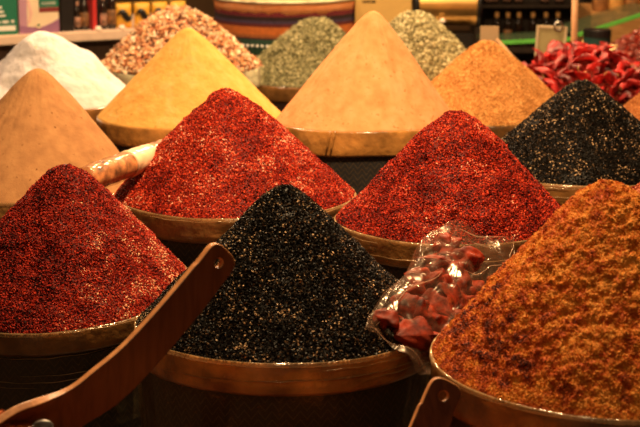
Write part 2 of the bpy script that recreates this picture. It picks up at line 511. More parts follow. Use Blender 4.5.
M_GREEN = ramp_mat('dried green herb', [(0, (.07, .07, .03)), (.5, (.34, .32, .16)), (1, (.60, .55, .32))], rough=.8, spec=.15)
M_GREEN2 = ramp_mat('pale dried green herb', [(0, (.12, .10, .045)), (.5, (.46, .42, .22)), (1, (.75, .68, .42))], rough=.8, spec=.15)
M_FLAKE = ramp_mat('mixed dried petals', [(0, (.10, .03, .012)), (.25, (.62, .24, .10)), (.5, (.78, .42, .20)), (.75, (.85, .62, .36)), (1, (.92, .84, .64))], rough=.6, spec=.3)
M_FLAKED = ramp_mat('red flakes', [(0, (.25, .02, .01)), (1, (.6, .2, .08))], rough=.6, spec=.3)

def g_patch(scale, w=.5, seed=0., bias=0.):
    def f(C):
        return np.clip(.5 + bias + w * fbm(C * scale + seed, 3) + (RNG.random(len(C)) - .5) * .75, 0, 1)
    return f
def g_skew(pw=1.0):
    def f(C): return np.clip(RNG.random(len(C)) ** pw + .16 * fbm(C * 45, 3), 0, 1)
    return f
def base_dark(v=.1):
    return lambda V: np.full(len(V), v)

# front row
bA = Bin(62, 287, 2.80, 126, (65, 166), tiltx=.05, tilty=.10, band=.034, seed=1, prof=(0.13,))
bB = Bin(285, 321, 2.45, 147, (287, 185), tiltx=0, tilty=.0, band=.043, seed=2, prof=(0.07,))
bC = Bin(617, 356, 2.22, 183, (608, 181), tiltx=-.01, tilty=.03, band=.046, seed=3, prof=(.16,))
# second row
bD = Bin(235, 194, 3.17, 119, (224, 89), band=.042, seed=4, prof=(0.14,))
bE = Bin(453, 219, 2.97, 116, (456, 111), band=.042, seed=5, prof=(0.17,))
bF = Bin(583, 166, 3.42, 106, (582, 81), band=.038, seed=6, prof=(0.1,))
bG = Bin(36, 182, 3.44, 106, (38, 68), band=.036, seed=7, prof=(0.13,))
# third row
bH = Bin(190, 115, 3.95, 92, (188, 28), band=.042, seed=8, prof=(0.09,))
bI = Bin(366, 122, 3.72, 92, (373, 11), band=.05, seed=9, prof=(0.09,), wob=.006, tilty=-.06)
bJ = Bin(487, 112, 4.22, 84, (487, 41), band=.04, seed=10, prof=(0.17,))
bK = Bin(50, 98, 4.25, 86, (50, 32), band=.04, seed=11, prof=(.3,))
# far row
bL = Bin(181, 66, 4.72, 79, (178, 8), band=.05, seed=12, prof=(.35,))
bM = Bin(312, 78, 5.00, 72, (318, 18), band=.04, seed=13, prof=(.3,))
bN = Bin(415, 74, 4.62, 68, (415, 12), band=.04, seed=14, prof=(.4,))
bO = Bin(585, 98, 4.65, 84, (578, 50), band=.04, seed=15, prof=(.4,))
bQ = Bin(688, 130, 3.95, 86, (690, 62), band=.04, seed=16, prof=(.2,))
bR = Bin(700, 206, 2.95, 82, (700, 165), band=.05, seed=17, prof=(.4,))
bS = Bin(2, 505, 1.95, 140, (-34, 408), band=.04, seed=18, prof=(.3,))
bT = Bin(395, 560, 1.90, 130, (395, 470), band=.04, seed=19, prof=(.3,))

# ------------------------------------------------------------------ bins
make_bin(bA, 'front left tub with tan hoop and dark film-wrapped side, under the dark red pepper cone', cloth=M_CLOTHK, ridges=2, bodyridges=8, vfolds=6)
make_bin(bB, 'front centre tub with ribbed amber hoop, holding the cone of black seeds', band=M_BANDB, cloth=M_CLOTHK, ridges=7, vfolds=16)
make_bin(bC, 'front right tub with pale rim, holding the coarse orange spice', ridges=1, cloth=M_CLOTHK)
make_bin(bD, 'tub with film-wrapped tan hoop under the bright red pepper cone left of centre', ridges=5, cloth=M_CLOTHK)
make_bin(bE, 'tub with tan hoop under the red pepper cone right of centre, behind the pepper bag', ridges=3, cloth=M_CLOTHK)
make_bin(bF, 'tub mostly hidden under the rear black seed cone at right', ridges=2)
make_bin(bG, 'dark-rimmed tub under the tan powder cone at the left edge', cloth=M_CLOTHK)
make_bin(bH, 'tub with smooth amber hoop under the yellow powder cone', band=M_BANDB, lip=None)
make_bin(bI, 'woven tub with folded amber wrap under the tall peach powder cone', band=M_BANDB, lip=None)
make_bin(bJ, 'tub under the ochre coarse spice cone', lip=None)
make_bin(bK, 'tub under the white powder mound', lip=None)
make_bin(bL, 'cream tub under the heap of dried petals', band=M_BANDW, lip=None)
make_bin(bM, 'tub under the grey-green herb mound left of the peach cone', lip=None)
make_bin(bN, 'tub under the pale herb mound right of the peach cone', lip=None)
make_bin(bO, 'tub under the pile of dried red peppers', lip=None)
make_bin(bQ, 'tub under the brown-orange heap at the right edge', lip=None)
make_bin(bR, 'film-lipped tub of red flakes at the right edge behind the orange spice', band=M_BANDW)
make_bin(bS, 'tub at the bottom left corner under the large scoop')
make_bin(bT, 'low tub in front of the black seeds, holding the smaller scoop')

# ------------------------------------------------------------------ heaps
heap('pepper_flake_heap', bA, M_REDD, 'dark crimson crushed pepper cone in the front left tub', 'spice heap',
     lump_fn(1, .0045, 50, big=.007), 46000, .00175, (1.15, .8, .5), lambda C: np.clip(RNG.random(len(C)) ** 1.1 * .9 + (.42 * fbm(C * 32, 3)) + .22 * np.clip(C[:, 0] / bA.R, -1, 1) , 0, 1), base_dark(.12))  # grains get paler to the right, painting in the lit flank
heap('black_seed_heap', bB, M_NIG, 'black nigella seed cone in the front centre tub', 'spice heap',
     lump_fn(2, .003, 26, big=.005), 46000, .0019, (1.1, .7, .55), g_skew(1.0), base_dark(.3))
heap('coarse_spice_heap', bC, M_CURRY, 'clumpy orange-brown spice mound in the front right tub', 'spice heap',
     lump_fn(3, .0054, 115, oct=3, big=.007), 76000, .0013, (1.1, .9, .7), lambda C: np.clip(.60 + .55 * fbm(C * 75, 2) - 1.6 * np.clip(fbm(C * 42 + 9, 2) - .30, 0, 1) + .75 * fbm(C * 10 + 4, 2) + (RNG.random(len(C)) - .5) * .45, 0, 1),
     lambda V: np.clip(.5 + .6 * fbm(V * 75, 2), 0, 1), nu=200, nt=520)
heap('pepper_flake_heap', bD, M_RED, 'bright red crushed pepper cone left of centre in the second row', 'spice heap',
     lump_fn(4, .0045, 55, big=.006), 44000, .00175, (1.15, .8, .5), lambda C: np.clip(RNG.random(len(C)) ** 1.0 * .95 + .42 * fbm(C * 32, 3), 0, 1), base_dark(.2))
heap('pepper_flake_heap', bE, M_RED, 'crimson crushed pepper cone right of centre, behind the bag', 'spice heap',
     lump_fn(5, .0045, 55, big=.006), 42000, .0017, (1.15, .8, .5), lambda C: np.clip(RNG.random(len(C)) ** 1.15 * .88 + .42 * fbm(C * 32 + 5, 3), 0, 1), base_dark(.12))
heap('black_seed_heap', bF, M_NIG, 'black nigella seed cone further back at the right', 'spice heap',
     lump_fn(6, .003, 26, big=.004), 32000, .0021, (1.1, .7, .55), g_skew(.9), base_dark(.3))
heap('powder_heap', bG, M_TAN, 'smooth tan powder cone at the left edge', 'spice heap', lump_fn(7, .0028, 22, streak=.0012, fine=.0004))
heap('powder_heap', bH, M_YEL, 'smooth yellow powder cone behind the bright red pepper', 'spice heap', lump_fn(8, .0028, 22, streak=.0016, fine=.0004))
heap('powder_heap', bI, M_PEACH, 'tall peach powder cone with fine grooves, tallest in the middle', 'spice heap', lump_fn(9, .002, 25, streak=.004, fine=.0004))
heap('coarse_spice_heap', bJ, M_OCHRE, 'ochre granular spice cone right of the peach cone', 'spice heap', lump_fn(10, .004, 30), 16000, .0022, (1, .8, .7), g_patch(40), None)
heap('powder_heap', bK, M_WHITE, 'white powder mound with broad top at upper left', 'spice heap', lump_fn(11, .008, 18, big=.014, fine=.0005))
heap('petal_heap', bL, M_FLAKE, 'heap of mixed orange and cream dried petals in a cream tub', 'dried petals', lump_fn(12, .008, 14), 3600, .0062, (1.1, .8, .35), g_skew(1.1), base_dark(0.), sink=-.1)  # dark base colour paints shade into the gaps between petals
heap('herb_heap', bM, M_GREEN, 'grey-green dried herb mound left of the peach cone', 'herb heap', lump_fn(13, .006, 14), 7000, .0038, (1.5, .6, .4), g_skew(1), base_dark(.1), sink=.1)
heap('herb_heap', bN, M_GREEN2, 'pale sage dried herb mound right of the peach cone', 'herb heap', lump_fn(14, .006, 14), 7000, .0040, (1.3, .8, .5), g_skew(1), base_dark(.15), sink=.1)
heap('pepper_flake_heap', bO, M_REDD, 'crushed red pepper underneath the whole dried peppers', 'spice heap', lump_fn(15, .004, 20), 6000, .003, (1.1, .8, .5), g_skew(1), base_dark(.2))
heap('coarse_spice_heap', bQ, M_BROWN, 'brown-orange spice heap cut by the right edge', 'spice heap', lump_fn(16, .004, 30), 16000, .002, (1, .8, .7), g_patch(40), None)
heap('red_flake_heap', bR, M_FLAKED, 'red flakes just visible at the right edge above the orange spice', 'spice heap', lump_fn(17, .004, 30), 4000, .004, (1.1, .8, .3), g_skew(1), base_dark(.1))
heap('coarse_spice_heap', bS, M_CURRY, 'orange-red spice in the bottom left corner', 'spice heap', lump_fn(18, .003, 40), 24000, .0016, (1.1, .8, .6), g_patch(30), None)
heap('coarse_spice_heap', bT, M_CURRY, 'orange spice in the low front tub', 'spice heap', lump_fn(19, .003, 40), 6000, .002, (1.1, .8, .6), g_patch(30), None)

# ------------------------------------------------------------------ dried peppers
def crumpled_pod(name, seed, mat, L=.028, W=.011, curve=.35, flat=.6, parent=None, stem=None):
    rnd = random.Random(seed)
    nu, nv = 18, 18
    V = []; Fs = []
    for i in range(nu + 1):
        t = i / nu
        r = W * (math.sin(PI * min(1, t * 1.0) ** .8) ** .75 if 0 < t < 1 else 0.0)
        ang = curve * (t - .5) * 2
        cx = L * (t - .5) * 2; cz = -curve * L * (t - .5) ** 2 * 4
        for j in range(nv):
            a = 2 * PI * j / nv
            p = Vector((cx, r * math.cos(a), cz + r * flat * math.sin(a)))
            n = mnoise.noise(Vector((t * 5 + seed * 9, math.cos(a) * 1.6, math.sin(a) * 1.6))) - .6 * (.35 - abs(mnoise.noise(Vector((t * 4 + seed * 2, math.cos(a) * 1.9, math.sin(a) * 1.9 + 3)))))
            n2 = mnoise.noise(Vector((t * 3 + seed * 5, math.cos(a) * 4, math.sin(a) * 4)))
            q = 1 + .75 * n + .55 * n2
            V.append((cx + .002 * n, p.y * q, cz + (p.z - cz) * q))
    for i in range(nu):
        for j in range(nv):
            k = (j + 1) % nv
            Fs.append((i * nv + j, i * nv + k, (i + 1) * nv + k, (i + 1) * nv + j))
    o = link_mesh(name, V, Fs, mat, parent)
    sub = o.modifiers.new('s', 'SUBSURF'); sub.levels = 1; sub.render_levels = 1
    if stem:
        bm = bmesh.new()
        e = Vector((-L * .9, 0, -curve * L * .8))
        tube(bm, [e, e + Vector((-.006, .001, .001)), e + Vector((-.013, .0, .004))], [.0022, .0012, .0014], 6)
        bm_obj('stem', bm, stem, o, True)
    return o

M_POD = plain('dried red pepper skin', (.42, .018, .016), rough=.42, spec=.4, var=.85, scale=40, bump=.5, bscale=120, dist=.002)
_nt = M_POD.node_tree
_oi = _nt.nodes.new('ShaderNodeObjectInfo'); _hs = _nt.nodes.new('ShaderNodeHueSaturation'); _mr = _nt.nodes.new('ShaderNodeMapRange')
_mr.inputs['To Min'].default_value = .25; _mr.inputs['To Max'].default_value = 1.25
_b = _nt.nodes['Principled BSDF']; _src = _b.inputs['Base Color'].links[0].from_socket
_nt.links.new(_oi.outputs['Random'], _mr.inputs['Value']); _nt.links.new(_mr.outputs[0], _hs.inputs['Value'])
_nt.links.new(_src, _hs.inputs['Color']); _nt.links.new(_hs.outputs[0], _b.inputs['Base Color'])
M_STEM = plain('dry stem', (.55, .33, .12), rough=.7)
M_BAGPOD = plain('dark dried pepper skin', (.17, .018, .005), rough=.6, spec=.15, var=.85, scale=45, bump=.5, bscale=120, dist=.002)
M_BERRY = plain('dark dried berry skin', (.22, .035, .02), rough=.35, spec=.5, var=.5, scale=30, bump=.5, bscale=90, dist=.002)

def copy_thing(o):
    c = o.copy(); COL.objects.link(c)
    for ch in o.children:
        d = ch.copy(); COL.objects.link(d); d.parent = c
    return c

protos = [crumpled_pod('dried_pepper', 40 + i, M_POD, L=(.034, .042, .028)[i % 3], W=(.014, .011, .021)[i % 3], curve=(.3, .6, .15)[i % 3], flat=(.4, .55, .28)[i % 3], stem=M_STEM if i % 2 else None) for i in range(6)]
rnd = random.Random(3)
used = set()
def place_pod(o, loc, rot, label, cat, group, s=1.):
    o.location = loc; o.rotation_euler = rot; o.scale = (s, s, s)
    return tag(o, label, cat, group)
spots = []
for k in range(2600):
    if len(spots) >= 120: break
    u = math.sqrt(rnd.random()) * .97; th = -PI / 2 + rnd.uniform(-2.3, 2.3)
    p = bO.surf(np.array([u]), np.array([th]))[0]
    lay = len(spots) // 75
    q = Vector(p) + bO.c + Vector((0, 0, .008 + .014 * lay))
    if all((q - s).length > (.022 if not lay else .026) for s in spots):
        spots.append(q)
for i, q in enumerate(spots):
    o = protos[i] if i < 6 else copy_thing(protos[rnd.randrange(6)])
    place_pod(o, q, (rnd.uniform(-1.3, 1.3), rnd.uniform(-.9, .9), rnd.uniform(0, 6.28)), 'glossy dried red pepper in the pile on the right tub', 'dried pepper', 'dried red peppers in the pile', rnd.uniform(.85, 1.15))

# dark berries beside the peppers
bP = Bin(664, 68, 5.15, 76, (660, 30), band=.04, seed=20, prof=(.4,))
make_bin(bP, 'tub under the dark dried berries at the upper right', lip=None)
heap('berry_crumb_heap', bP, M_REDD, 'dark red crumbs under the dried berries at the upper right', 'dried berries', lump_fn(20, .003, 20), 4000, .003, (1.1, .8, .6), g_skew(1), base_dark(.2))
berry = None; bs = []
for k in range(3000):
    if len(bs) >= 110: break
    u = math.sqrt(rnd.random()) * .95; th = -PI / 2 - .5 + rnd.uniform(-1.8, 1.5)
    q = Vector(bP.surf(np.array([u]), np.array([th]))[0]) + bP.c + Vector((0, 0, .006))
    if all((q - s).length > .021 for s in bs):
        bs.append(q)
        if berry is None: o = berry = crumpled_pod('dried_berry', 91, M_BERRY, L=.011, W=.0115, curve=.1, flat=.9)
        else: o = copy_thing(berry)
        place_pod(o, q, (rnd.uniform(0, 6), rnd.uniform(-.5, .5), rnd.uniform(0, 6)), 'round dark red dried berry in the tub at the upper right', 'dried berry', 'dark dried berries', rnd.uniform(.85, 1.2))

# ------------------------------------------------------------------ bag of dried peppers between the front tubs

def bag_mesh():
    nu, nv = 60, 56
    A = P(398, 350, 2.29); E = P(480, 233, 2.58)
    ax = (E - A).normalized()
    view = (CAM - (A + E) / 2).normalized()
    side = ax.cross(view).normalized()      # towards lower right on screen
    dep = side.cross(ax).normalized()
    if dep.dot(view) < 0: dep = -dep
    V = []; Fs = []
    Ln = (E - A).length
    for i in range(nu + 1):
        t = i / nu
        # half width: flat crimped hem at both ends, belly in between
        belly = math.sin(PI * min(1, max(0, t))) ** .55
        w = .051 + .013 * belly + .006 * math.sin(t * 9)
        if t > .8: w *= 1 - .12 * (t - .8) / .2
        th = .0025 + .036 * (math.sin(PI * min(1, max(0, (t - .06) / .86))) ** .6 if .06 < t < .92 else 0)
        bend = Vector((0, 0, -.012 * math.sin(PI * t)))
        for j in range(nv):
            a = 2 * PI * j / nv
            ca, sa = math.cos(a), math.sin(a)
            q = Vector((t * 4.5, ca * 1.4, sa * 1.4))
            n = mnoise.noise(q + Vector((5, 3, 1))) ; n2 = abs(mnoise.noise(q * 2.6 + Vector((1, 7, 2)))); n3 = mnoise.noise(q * 6)
            cr = 1 + .18 * n - .35 * n2 + .02 * n3 - .35 * abs(mnoise.noise(Vector((t * 7 + ca * 2.5, ca * 3 - t * 5, sa))))
            fan = 0
            p = A + ax * (Ln * (t + (.03 * math.sin(a * 3 + 1) if i in (0, nu) else 0) + .02 * n)) + side * (w * ca * (1 + .12 * n)) + ax * (w * ca * .75 * t * t) + dep * (th * (abs(sa) ** .8) * (1 if sa > 0 else -1) * cr) + bend
            p += dep * (.006 * math.sin(ca * 5 + t * 11) * (1 if t < .08 or t > .9 else .2))
            V.append(p)
    for i in range(nu):
        for j in range(nv):
            k = (j + 1) % nv
            Fs.append((i * nv + j, i * nv + k, (i + 1) * nv + k, (i + 1) * nv + j))
    return A, E, ax, side, dep, Ln, V, Fs
A_, E_, ax_, side_, dep_, Ln_, V_, F_ = bag_mesh()
base_ = A_ + ax_ * Ln_ * .5
bag = link_mesh('plastic_bag', [v - base_ for v in V_], F_, M_FILM, loc=base_)
tag(bag, 'crumpled clear plastic bag of dried red peppers between black and orange heaps', 'bag')
# crimped seam lines and folds of the film
bm = bmesh.new()
for t0, s0, t1, s1 in ((.05, -.8, .55, -.35), (.02, -.8, .02, .7), (.97, -.6, .98, .7), (.62, .2, .8, .75), (.72, .75, .98, .95)):
    pts = []
    for i in range(12):
        f = i / 11; t = t0 + (t1 - t0) * f; s = s0 + (s1 - s0) * f + .06 * math.sin(f * 7 + t0 * 9)
        i2 = int(min(60, max(0, round(t * 60)))); a = math.acos(max(-1, min(1, s))); j2 = int(round(a / (2 * PI) * 56)) % 56
        pts.append(V_[i2 * 56 + j2] - base_ + dep_ * .0004)
    sm = [pts[0]] + [(pts[i - 1] + pts[i] * 2 + pts[i + 1]) / 4 for i in range(1, 11)] + [pts[-1]]
    tube(bm, sm, [.0002 + .0005 * math.sin(PI * (i + .3) / 12) for i in range(12)], 5)
bm_obj('film_fold', bm, film_mat('film fold', (1, .7, .5), alpha=.28, rough=.2, milky=.5), bag, True)
bp = [crumpled_pod('dried_pepper', 60 + i, M_BAGPOD, L=.033, W=.030, curve=(.3, .8, .5, .1)[i], flat=(.5, .7, .6, .8)[i]) for i in range(4)]
k = 0
for ti in range(6):
    t = .15 + ti * .125
    for si, dd in ((-.62, -.1), (0, .3), (.6, -.05)):
        if ti == 5 and si > .3: continue
        w = .056
        q = A_ + ax_ * (Ln_ * (t + rnd.uniform(-.02, .02))) + side_ * (w * si * .85) + dep_ * (.018 * dd) + Vector((0, 0, -.012 * math.sin(PI * t)))
        o = bp[k] if k < 4 else copy_thing(bp[rnd.randrange(4)])
        place_pod(o, q, (rnd.uniform(-1, 1), rnd.uniform(-1, 1), rnd.uniform(0, 6.28)), 'wrinkled dark red dried pepper inside the clear plastic bag', 'dried pepper', 'dried peppers in the bag', rnd.uniform(.8, 1.05))
        k += 1

# ------------------------------------------------------------------ scoops

def make_scoop(ctrl, name, label, hole_r=.0062, th=.0095, phi=.62, bowl=None, hole_at=.020, mat=None):
    """ctrl: (px,py,D,halfwidth m) from the top of the handle down"""
    pts = [P(a, b, c) for a, b, c, d in ctrl]; ws = [d for *_, d in ctrl]
    # smooth resample (Catmull-Rom)
    def cat(t):
        n = len(pts) - 1; x = min(n - 1e-6, max(0, t)); i = int(x); f = x - i
        g = lambda k: max(0, min(n, k))
        def cr(a, b, c, d): return .5 * ((2 * b) + (c - a) * f + (2 * a - 5 * b + 4 * c - d) * f * f + (3 * b - a - 3 * c + d) * f ** 3)
        q = cr(pts[g(i - 1)], pts[i], pts[g(i + 1)], pts[g(i + 2)])
        return q, cr(ws[g(i - 1)], ws[i], ws[g(i + 1)], ws[g(i + 2)])
    M = 200; n = len(pts) - 1
    samp = [cat(n * i / M) for i in range(M + 1)]
    acc = [0]
    for i in range(1, M + 1): acc.append(acc[-1] + (samp[i][0] - samp[i - 1][0]).length)
    Ltot = acc[-1]
    def at(s):
        if s < 0:
            q, w = samp[0]; d = (samp[3][0] - samp[0][0]).normalized(); return q + d * s, d, w
        import bisect
        i = min(M - 1, max(0, bisect.bisect(acc, s) - 1)); f = (s - acc[i]) / max(1e-9, acc[i + 1] - acc[i])
        a = samp[i]; b = samp[i + 1]
        i0 = max(0, i - 3); i1 = min(M, i + 4)
        return a[0].lerp(b[0], f), (samp[i1][0] - samp[i0][0]).normalized(), a[1] + (b[1] - a[1]) * f
    def frame(s):
        p, d, w = at(s)
        v = (CAM - p).normalized()
        sd = d.cross(v).normalized()
        if sd.x < 0: sd = -sd        # towards the right of the picture
        vv = sd.cross(d).normalized()
        if vv.dot(v) < 0: vv = -vv
        wd = (sd * math.cos(phi) - vv * math.sin(phi)).normalized()   # right edge leans away
        nn = wd.cross(d).normalized()
        if nn.dot(v) < 0: nn = -nn
        return p, d, w, wd, nn
    base = at(Ltot)[0]
    bm = bmesh.new()
    W0 = frame(0)[2]
    nb = 5
    s_end = hole_at * 2
    # head: outline ring and hole ring, matched
    K = 32
    outl = []; hol = []
    for k in range(K):
        a = 2 * PI * k / K           # angle 0 = +u, 90 = up the handle (negative s)
        cu, cs = math.cos(a), math.sin(a)
        # superellipse towards the top, straight sides, flat bottom
        best = 1e9
        ex = 3.2
        if cs > 0: r = 1 / ((abs(cu) / W0) ** ex + (abs(cs) / hole_at) ** ex) ** (1 / ex)
        else: r = min(W0 / max(1e-6, abs(cu)), hole_at / max(1e-6, abs(cs)))
        outl.append((r * cu, hole_at - r * cs)); hol.append((hole_r * cu, hole_at - hole_r * cs))
    def mp(u, s, off=0.):
        p, d, w, wd, nn = frame(s)
        return p + wd * u + nn * off - base
    layers = {}
    def build(layer_off):
        vo = [bm.verts.new(mp(u, s, layer_off)) for u, s in outl]
        vh = [bm.verts.new(mp(u, s, layer_off)) for u, s in hol]
        for k in range(K):
            j = (k + 1) % K
            bm.faces.new((vo[k], vo[j], vh[j], vh[k]))
        # corner vertices: bottom edge from s = 2*hole_at
        bot = [k for k in range(K) if abs(outl[k][1] - s_end) < 1e-6]
        bot.sort(key=lambda k: outl[k][0])
        prev = [vo[k] for k in bot]; us = [outl[k][0] / W0 for k in bot]
        nrow = 60
        # fill the gaps at the two corners by extending us to -1..1
        L_ = bm.verts.new(mp(-W0, s_end, layer_off)) if us[0] > -.999 else None
        R_ = bm.verts.new(mp(W0, s_end, layer_off)) if us[-1] < .999 else None
        if L_:
            kk = bot[0] - 1
            bm.faces.new((vo[bot[0]], vo[kk % K], L_)); prev = [L_] + prev; us = [-1] + us
        if R_:
            kk = bot[-1] + 1
            bm.faces.new((vo[bot[-1]], vo[kk % K], R_)); prev = prev + [R_]; us = us + [1]
        for r in range(1, nrow + 1):
            s = s_end + (Ltot - s_end) * r / nrow
            p, d, w, wd, nn = frame(s)
            t = s / Ltot
            cup = 0
            if bowl and t > bowl[0]:
                cup = bowl[1] * min(1, (t - bowl[0]) / (1 - bowl[0]) * 2)
            row = [bm.verts.new(p + wd * (w * u) + nn * (layer_off + cup * (u * u - .3)) - base) for u in us]
            for a in range(len(us) - 1):
                bm.faces.new((prev[a], prev[a + 1], row[a + 1], row[a]))
            prev = row
    build(0)
    bmesh.ops.remove_doubles(bm, verts=bm.verts, dist=1e-5)
    bmesh.ops.recalc_face_normals(bm, faces=bm.faces)
    f0 = bm.faces[:] [0]
    o = bm_obj(name, bm, mat or M_SCOOP, None, smooth=False, loc=base)
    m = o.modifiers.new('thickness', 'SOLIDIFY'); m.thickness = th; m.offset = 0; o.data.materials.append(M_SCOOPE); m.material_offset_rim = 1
    b = o.modifiers.new('bevel', 'BEVEL'); b.width = .0016; b.segments = 3; b.limit_method = 'ANGLE'; b.angle_limit = math.radians(50)
    tag(o, label, 'scoop')
    return o

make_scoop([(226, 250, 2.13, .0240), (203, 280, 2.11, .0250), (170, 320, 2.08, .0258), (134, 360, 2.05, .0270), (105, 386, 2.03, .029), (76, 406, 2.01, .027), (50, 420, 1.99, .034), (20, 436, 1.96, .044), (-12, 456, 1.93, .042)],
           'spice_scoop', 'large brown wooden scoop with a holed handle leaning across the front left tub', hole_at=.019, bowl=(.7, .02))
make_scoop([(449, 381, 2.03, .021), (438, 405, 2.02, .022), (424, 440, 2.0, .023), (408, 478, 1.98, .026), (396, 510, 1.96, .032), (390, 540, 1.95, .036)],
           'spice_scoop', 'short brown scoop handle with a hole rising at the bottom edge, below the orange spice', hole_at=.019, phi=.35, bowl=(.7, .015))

# ------------------------------------------------------------------ rolled film packet of spice between two cones
a = P(86, 180, 2.99); b = P(166, 150, 3.2)
e = empty('spice_packet', a, label='cylindrical clear film packet of orange spice wedged between the tan and red cones', cat='packet')
def cyl_between(name, p, q, r0, r1, mat, parent, wr=.0, seed=0, rows=24, n=28):
    d = (q - p); L = d.length; d.normalize(); up = Vector((0, 0, 1)); s = d.cross(up).normalized(); u = s.cross(d)
    V = []; Fs = []
    for i in range(rows + 1):
        t = i / rows; r = r0 + (r1 - r0) * t
        for j in range(n):
            an = 2 * PI * j / n
            k = 1 + wr * mnoise.noise(Vector((t * 6 + seed, math.cos(an) * 2, math.sin(an) * 2)))
            V.append(p + d * (L * t) + (s * math.cos(an) + u * math.sin(an)) * r * k)
    for i in range(rows):
        for j in range(n):
            k = (j + 1) % n; Fs.append((i * n + j, i * n + k, (i + 1) * n + k, (i + 1) * n + j))
    Fs.append(tuple(range(n - 1, -1, -1))); Fs.append(tuple(rows * n + j for j in range(n)))
    return link_mesh(name, [v - a for v in V], Fs, mat, parent)
M_ROLL = plain('orange brown packed spice', (.50, .20, .07), rough=.6, var=.8, scale=55, coat=.6)
M_LABEL = plain('cream paper wrap', (.85, .58, .34), rough=.45, coat=.5, var=.1)
cyl_between('contents', a, a.lerp(b, .52), .0225, .0225, M_ROLL, e, .08, 1)
cyl_between('film', a.lerp(b, -.02), a.lerp(b, .54), .0245, .0240, M_FILM2, e, .14, 4)
cyl_between('paper_wrap', a.lerp(b, .5), a.lerp(b, .78), .0245, .0225, M_LABEL, e, .06, 7)
cyl_between('tail', a.lerp(b, .78), a.lerp(b, 1.15), .0215, .020, M_ROLL, e, .1, 9)
bm = bmesh.new()
q = Vector((P(331, 142, 3.55).x, 0, 0)) - bI.c
th = -math.acos(max(-1, min(1, q.x / bI.R)))
for k in range(2):
    pts = [((bI.R + .004) * math.cos(th + .05 * (k - f) ), (bI.R + .004) * math.sin(th + .05 * (k - f)), float(bI.rim(th)) + .002 - bI.band * f) for f in (0, .3, .6, 1)]
    tube(bm, pts, [.004, .003, .003, .0015], 6)
sm = bm_obj('wrap_fold', bm, M_BANDB, None, True)
for o in COL.objects:
    if o.name.startswith('spice_bin') and (o.location - bI.c).length < 1e-4: sm.parent = o
# small steel spoon by the big scoop
q = P(43, 427, 1.90)
e = empty('metal_spoon', q, .4, label='small steel spoon in the bottom left corner beside the large scoop', cat='spoon')
bm = bmesh.new(); lathe(bm, [(0, -.009), (.008, -.007), (.013, -.001), (.0135, 0), (.0125, 0), (.0075, -.006), (0, -.008)], 24)
bmesh.ops.scale(bm, vec=(.9, .6, .8), verts=bm.verts); bmesh.ops.rotate(bm, matrix=Matrix.Rotation(.9, 3, 'X'), verts=bm.verts); bm_obj('bowl', bm, M_METAL, e, True)
bm = bmesh.new(); tube(bm, [(-.014, 0, 0), (-.04, -.006, -.012), (-.08, -.02, -.035)], [.0025, .002, .003], 8); bm_obj('handle', bm, M_METAL, e, True)

# ------------------------------------------------------------------ tables
t = empty('display_table', (0, 3.85, 0), label='dark wooden table carrying all the spice tubs', cat='table')
box('tabletop', (0, 0, TABLE - .02), (2.9, 4.8, .04), M_WOODTOP, t, .004)
for sx in (-1, 1):
    for sy in (-1, 1):
        box('leg', (sx * 1.35, sy * 2.3, (TABLE - .04) / 2), (.07, .07, TABLE - .04), M_WOODTOP, t, .003)

# side counter at upper left
p0 = P(0, 36, 5.15); hz = CAM.z - p0.z
def on_plane(px, py, z):
    q = P(px, py, 1.0); d = q - CAM
    return CAM + d * ((z - CAM.z) / d.z)
Q0 = on_plane(0, 36, p0.z); Q1 = on_plane(135, 29.5, p0.z)
dirc = (Q1 - Q0).normalized(); rz = math.atan2(dirc.y, dirc.x)
dn = Vector((-dirc.y, dirc.x, 0))
CL, CW = 1.05, .45
org = Q0 - dirc * .35
M_LEDGE = plain('cream painted ledge', (.75, .56, .42), rough=.45, var=.06, bump=.1)
M_CAB = wood_mat('brown cabinet side', (.045, .02, .009), (.09, .042, .02), .55)
cz = Vector((org.x, org.y, TABLE))
LEN = .35 + (on_plane(200, 26, p0.z) - Q0).length
e = empty('side_counter', cz, rz, label='cream-topped counter at the upper left carrying the boxes', cat='counter')
box('worktop', (LEN / 2, CW / 2, p0.z - TABLE - .014), (LEN, CW, .028), M_LEDGE, e, .003)
box('cabinet', (LEN / 2, CW / 2 + .02, (p0.z - TABLE - .028) / 2), (LEN - .02, CW - .04, p0.z - TABLE - .028), M_CAB, e, .003)

def on_counter(px, back=.02):
    """point on the counter top a little behind its front edge at photo column px"""
    best = None
    for k in range(400):
        s = k / 400 * LEN
        q = org + dirc * s + dn * back
        v = q - CAM
        x = 320 + F * v.x / depth(q)
        if best is None or abs(x - px) < best[0]: best = (abs(x - px), q)
    q = best[1]; return Vector((q.x, q.y, p0.z))

def C(name, r, g, b, rough=.45, **k): return plain(name, (r, g, b), rough=rough, var=.04, **k)
M_GRN = C('green card', .01, .16, .09); M_WHT = C('white ink', .82, .8, .72); M_PUR = C('purple card', .30, .14, .26)
M_MAU = C('mauve card', .48, .26, .36); M_CRM = C('cream card', .82, .66, .46); M_DRD = C('dark red ink', .22, .03, .03)
M_REDC = C('red card', .55, .03, .03); M_DBR = C('dark brown card', .006, .004, .004); M_GLD = plain('gold foil', (.75, .42, .10), rough=.35, metal=.6, var=.2)
M_YCD = C('yellow card', .75, .40, .04); M_PINK = C('pale pink ink', .8, .5, .42)

def carton(px0, px1, h, d, mat, label, back=.02, name='spice_box', cat='box', patches=()):
    a = on_counter(px0 + .4, back); b = on_counter(px1 - .4, back)
    w = (b - a).length
    e = empty(name, a, rz, label=label, cat=cat)
    box('carton', (w / 2, d / 2, h / 2), (w, d, h), mat, e, .0015)
    for nm, x0, x1, z0, z1, m in patches:
        box(nm, ((x0 + x1) / 2 * w, -.0002, (z0 + z1) / 2), ((x1 - x0) * w, .0012, z1 - z0), m, e)
    return e, w

